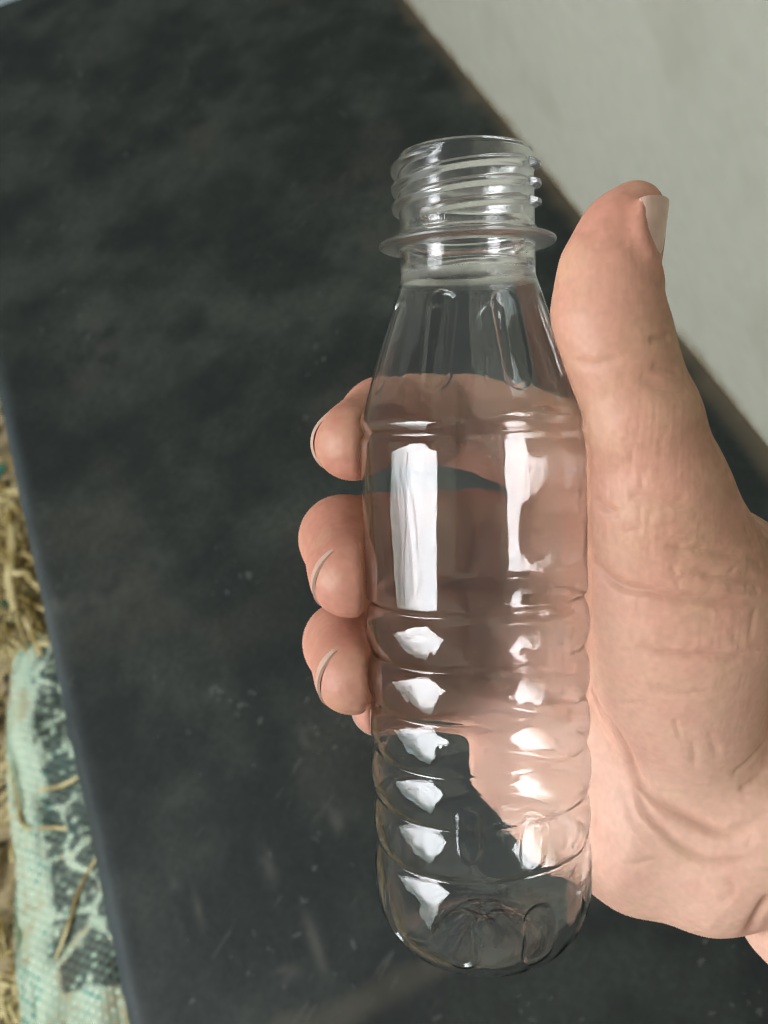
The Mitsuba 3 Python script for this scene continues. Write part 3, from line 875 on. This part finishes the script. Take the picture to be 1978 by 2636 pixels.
hv = RING + s[:, None] * AX + (e1_ * grow)[:, None] * E1 + (e2_ * grow)[:, None] * E2
hn = vertex_normals(hv, hf)

# colour: pale pink palm, heel painted lit, back browner and painted shaded, redder fingertips
tipd = np.min([np.linalg.norm(hv - FINGERS[k_][-1][0], axis=1) for k_ in FINGERS] + [np.linalg.norm(hv - THUMB[-2][0], axis=1) * 2.6], axis=0)
red = sstep(42, 10, tipd)
dorsal_shade = sstep(-0.15, 0.70, hn @ (np.array([0.85, -0.15, 0.45]) / np.linalg.norm([0.85, -0.15, 0.45])))  # browner skin of the back, plus painted fall-off of the window light
blot = meshkit.fbm(hv * 0.16 + 40, 3)
fine = meshkit.fbm(hv * 1.1 + 9, 2)
palm_c, back_c, red_c, crease_shade_c = np.array([0.465, 0.233, 0.156]), np.array([0.240, 0.115, 0.062]), np.array([0.400, 0.160, 0.110]), np.array([0.34, 0.17, 0.11])
heel_light = sstep(0, 62, hv[:, 1])[:, None]  # lower palm painted lighter, as if it caught more light
palm_c = palm_c * (1 - heel_light) + np.array([0.64, 0.380, 0.284]) * heel_light
col = palm_c * (1 - dorsal_shade[:, None]) + back_c * dorsal_shade[:, None]
col = col * (1 - 0.75 * red[:, None]) + red_c * 0.75 * red[:, None]
col = col * (1 - 0.45 * crease_shade[:, None]) + crease_shade_c * 0.45 * crease_shade[:, None]  # creases painted redder and darker, standing in for the shade in them
yel = sstep(0.5, 0.72, blot)[:, None]
col = col * (1 - 0.18 * yel) + np.array([0.50, 0.34, 0.20]) * 0.18 * yel
pk = sstep(0.5, 0.3, blot)[:, None]
col = col * (1 - 0.24 * pk) + np.array([0.56, 0.26, 0.20]) * 0.24 * pk
col = col * (0.90 + 0.20 * fine)[:, None]
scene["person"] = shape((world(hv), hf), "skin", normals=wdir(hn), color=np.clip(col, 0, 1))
tag("person", "person's bare right hand gripping the bottle, four fingers wrapped behind it and thumb pointing up", "person")


def nail(c, d, g, R, half, length, thick=0.45, long_curve=0.6, taper=0.10, tipc=0.13, rootc=0.30):
    """c: middle of the plate's axis, d: towards the free edge, g: outward; a curved plate with rounded root"""
    d = np.asarray(d, float) / np.linalg.norm(d)
    g = np.asarray(g, float); g -= d * (g @ d); g /= np.linalg.norm(g)
    w = np.cross(d, g)
    nu, nv = 30, 30
    u, t = np.meshgrid(np.linspace(-1, 1, nu), np.linspace(-1, 1, nv), indexing="ij")      # along, across
    # rounded root at u=-1, gently rounded free edge
    lo_ = -1 + rootc * t ** 2
    hi_ = 1 - tipc * t ** 2
    uu = lo_ + (u + 1) / 2 * (hi_ - lo_)
    ang = np.radians(half) * t * (1 - taper * (1 - u) / 2)
    rad = R - long_curve * uu ** 2 * 0.5
    out = rad[..., None] * (np.cos(ang)[..., None] * g + np.sin(ang)[..., None] * w) + (uu * length / 2)[..., None] * d + c
    nn = np.cos(ang)[..., None] * g + np.sin(ang)[..., None] * w
    edge_ = np.clip((1 - np.maximum(np.abs(t), np.maximum(-u, 0))) / 0.12, 0, 1) ** 0.5
    top = out + nn * (thick * (0.15 + 0.85 * edge_))[..., None]
    bot_ = out - nn * 0.25
    i, j = np.meshgrid(np.arange(nu - 1), np.arange(nv - 1), indexing="ij")
    a = (i * nv + j).ravel()
    qf = np.stack([a, a + nv, a + nv + 1, a + 1], 1)
    N = nu * nv
    ring_ = np.r_[np.arange(nv), np.arange(1, nu) * nv + nv - 1, (nu - 1) * nv + np.arange(nv - 2, -1, -1), np.arange(nu - 2, 0, -1) * nv]
    r2 = np.roll(ring_, -1)
    quads = np.vstack([qf, qf[:, ::-1] + N, np.stack([r2, ring_, ring_ + N, r2 + N], 1)])
    v = np.vstack([top.reshape(-1, 3), bot_.reshape(-1, 3)])
    ff = np.vstack([quads[:, [0, 1, 2]], quads[:, [0, 2, 3]]])
    t_ = trimesh.Trimesh(v, ff, process=False)
    if t_.volume < 0:
        t_.invert()
    return t_


nails = {}
for kf, g in (("index", (-0.95, -0.2, 0.12)), ("middle", (-1, -0.15, -0.28)), ("ring", (-1, -0.13, -0.28)), ("little", (-1, 0.5, 0.1))):
    (c0_, r0_), (c1_, r1_) = FINGERS[kf][-2], FINGERS[kf][-1]
    d = c1_ - c0_; d /= np.linalg.norm(d)
    nails[kf] = nail(c1_ - d * 0.9, d, g, r1_ - 0.45, 54, 10.4 if kf != "little" else 8.4, 0.32, 0.5, 0.1, 0.34)
nails["thumb"] = nail(NAIL_C, NAIL_D, NAIL_G, NAIL_R, 66, 13.8, 0.42, 0.3, 0.1, 0.28, 0.6)
for i, kf in enumerate(("thumb", "index", "middle", "ring", "little")):
    key = "person__fingernail" + (f"_{i:03d}" if i else "")
    m_ = nails[kf]
    scene[key] = shape(trimesh.Trimesh(world(m_.vertices), m_.faces, process=False), "nail_horn", 50)
tag("person__fingernail", "thumb nail, long and square at its free edge")

# ------------------------------------------------------------------ the window that lights the scene
BC = world(RING + AX * 60)


hdir, wn, DW = np.array([0, 1.0, 0]), np.array([1.0, 0, 0]), 1.25
WU0, WU1, WZ0, WZ1 = -0.58, 0.46, 0.06, 1.49
o_ = BC - wn * DW


def wall_quad(u0, u1, z0, z1, off):
    v = np.array([o_ + hdir * u + np.array([0, 0, 1.0]) * z + wn * off for u, z in ((u0, z0), (u1, z0), (u1, z1), (u0, z1))])
    f = np.array([[0, 1, 2], [0, 2, 3]])
    if np.cross(v[1] - v[0], v[2] - v[0]) @ wn < 0:
        f = f[:, ::-1]
    return trimesh.Trimesh(v, f, process=False)


def wall_bar(u0, u1, z0, z1, d0, d1):
    b = trimesh.creation.box((1, 1, 1))
    x = b.vertices + 0.5
    b.vertices = o_ + hdir * (u0 + x[:, :1] * (u1 - u0)) + np.array([0, 0, 1.0]) * (z0 + x[:, 1:2] * (z1 - z0)) + wn * (d0 + x[:, 2:3] * (d1 - d0))
    if b.volume < 0:
        b.invert()
    return b


scene["window_frame_paint"] = principled((0.25, 0.24, 0.22), 0.5, 0.4)
def daylight(p, n, uv):
    """what stands outside: open sky above, a hazy line of trees and a sunlit yard below"""
    t, u = uv.y, uv.x * 1.04
    lo = 0.14 + 0.10 * noise(u * 9, t * 7, 2.0)
    sky = smoothstep(0.02, 0.42, t + 0.22 * (fbm(u * 5, t * 5, 4.0, 3) - 0.5))
    c = mix((lo * 0.85, lo, lo * 0.95), (0.97, 1.0, 1.03), sky)
    blue = smoothstep(0.55, 0.75, noise(u * 6 + 3, t * 3, 9.0)) * smoothstep(0.7, 0.4, t)
    c = mix(c, (0.42, 0.62, 0.78), blue * 0.6)
    streak = noise(t * 46, u * 0.8, 12.0) * 0.6 + noise(t * 120, u * 1.5, 14.0) * 0.4  # dark bands added to streak the reflections in the bottle
    c = c * (1 - 0.55 * smoothstep(0.52, 0.72, streak) * smoothstep(0.75, 0.25, t))
    return c * WINDOW_L


pane = wall_quad(WU0, WU1, WZ0, WZ1, 0.0)
puv = np.stack([((pane.vertices - o_) @ hdir - WU0) / (WU1 - WU0), ((pane.vertices - o_)[:, 2] - WZ0) / (WZ1 - WZ0)], 1)
scene["window__pane"] = {"type": "ply", "filename": meshkit.write_ply(pane, False, puv), "face_normals": True, "bsdf": {"type": "ref", "id": "window_frame_paint"}, "emitter": {"type": "area", "radiance": proc(daylight)}}
bw = 0.045
bars = [wall_bar(WU0 - bw, WU1 + bw, WZ1, WZ1 + bw, -0.02, 0.03), wall_bar(WU0 - bw, WU1 + bw, WZ0 - bw, WZ0, -0.02, 0.03),
        wall_bar(WU0 - bw, WU0, WZ0, WZ1, -0.02, 0.03), wall_bar(WU1, WU1 + bw, WZ0, WZ1, -0.02, 0.03)]
scene["window__frame"] = shape(trimesh.util.concatenate(bars), "window_frame_paint", False)
scene["window__bar"] = shape(wall_bar(0.10, 0.112, WZ0, WZ1, 0.006, 0.022), "window_frame_paint", False)
tag("window", "bright window left of the picture, seen only as white reflections in the bottle", "window")
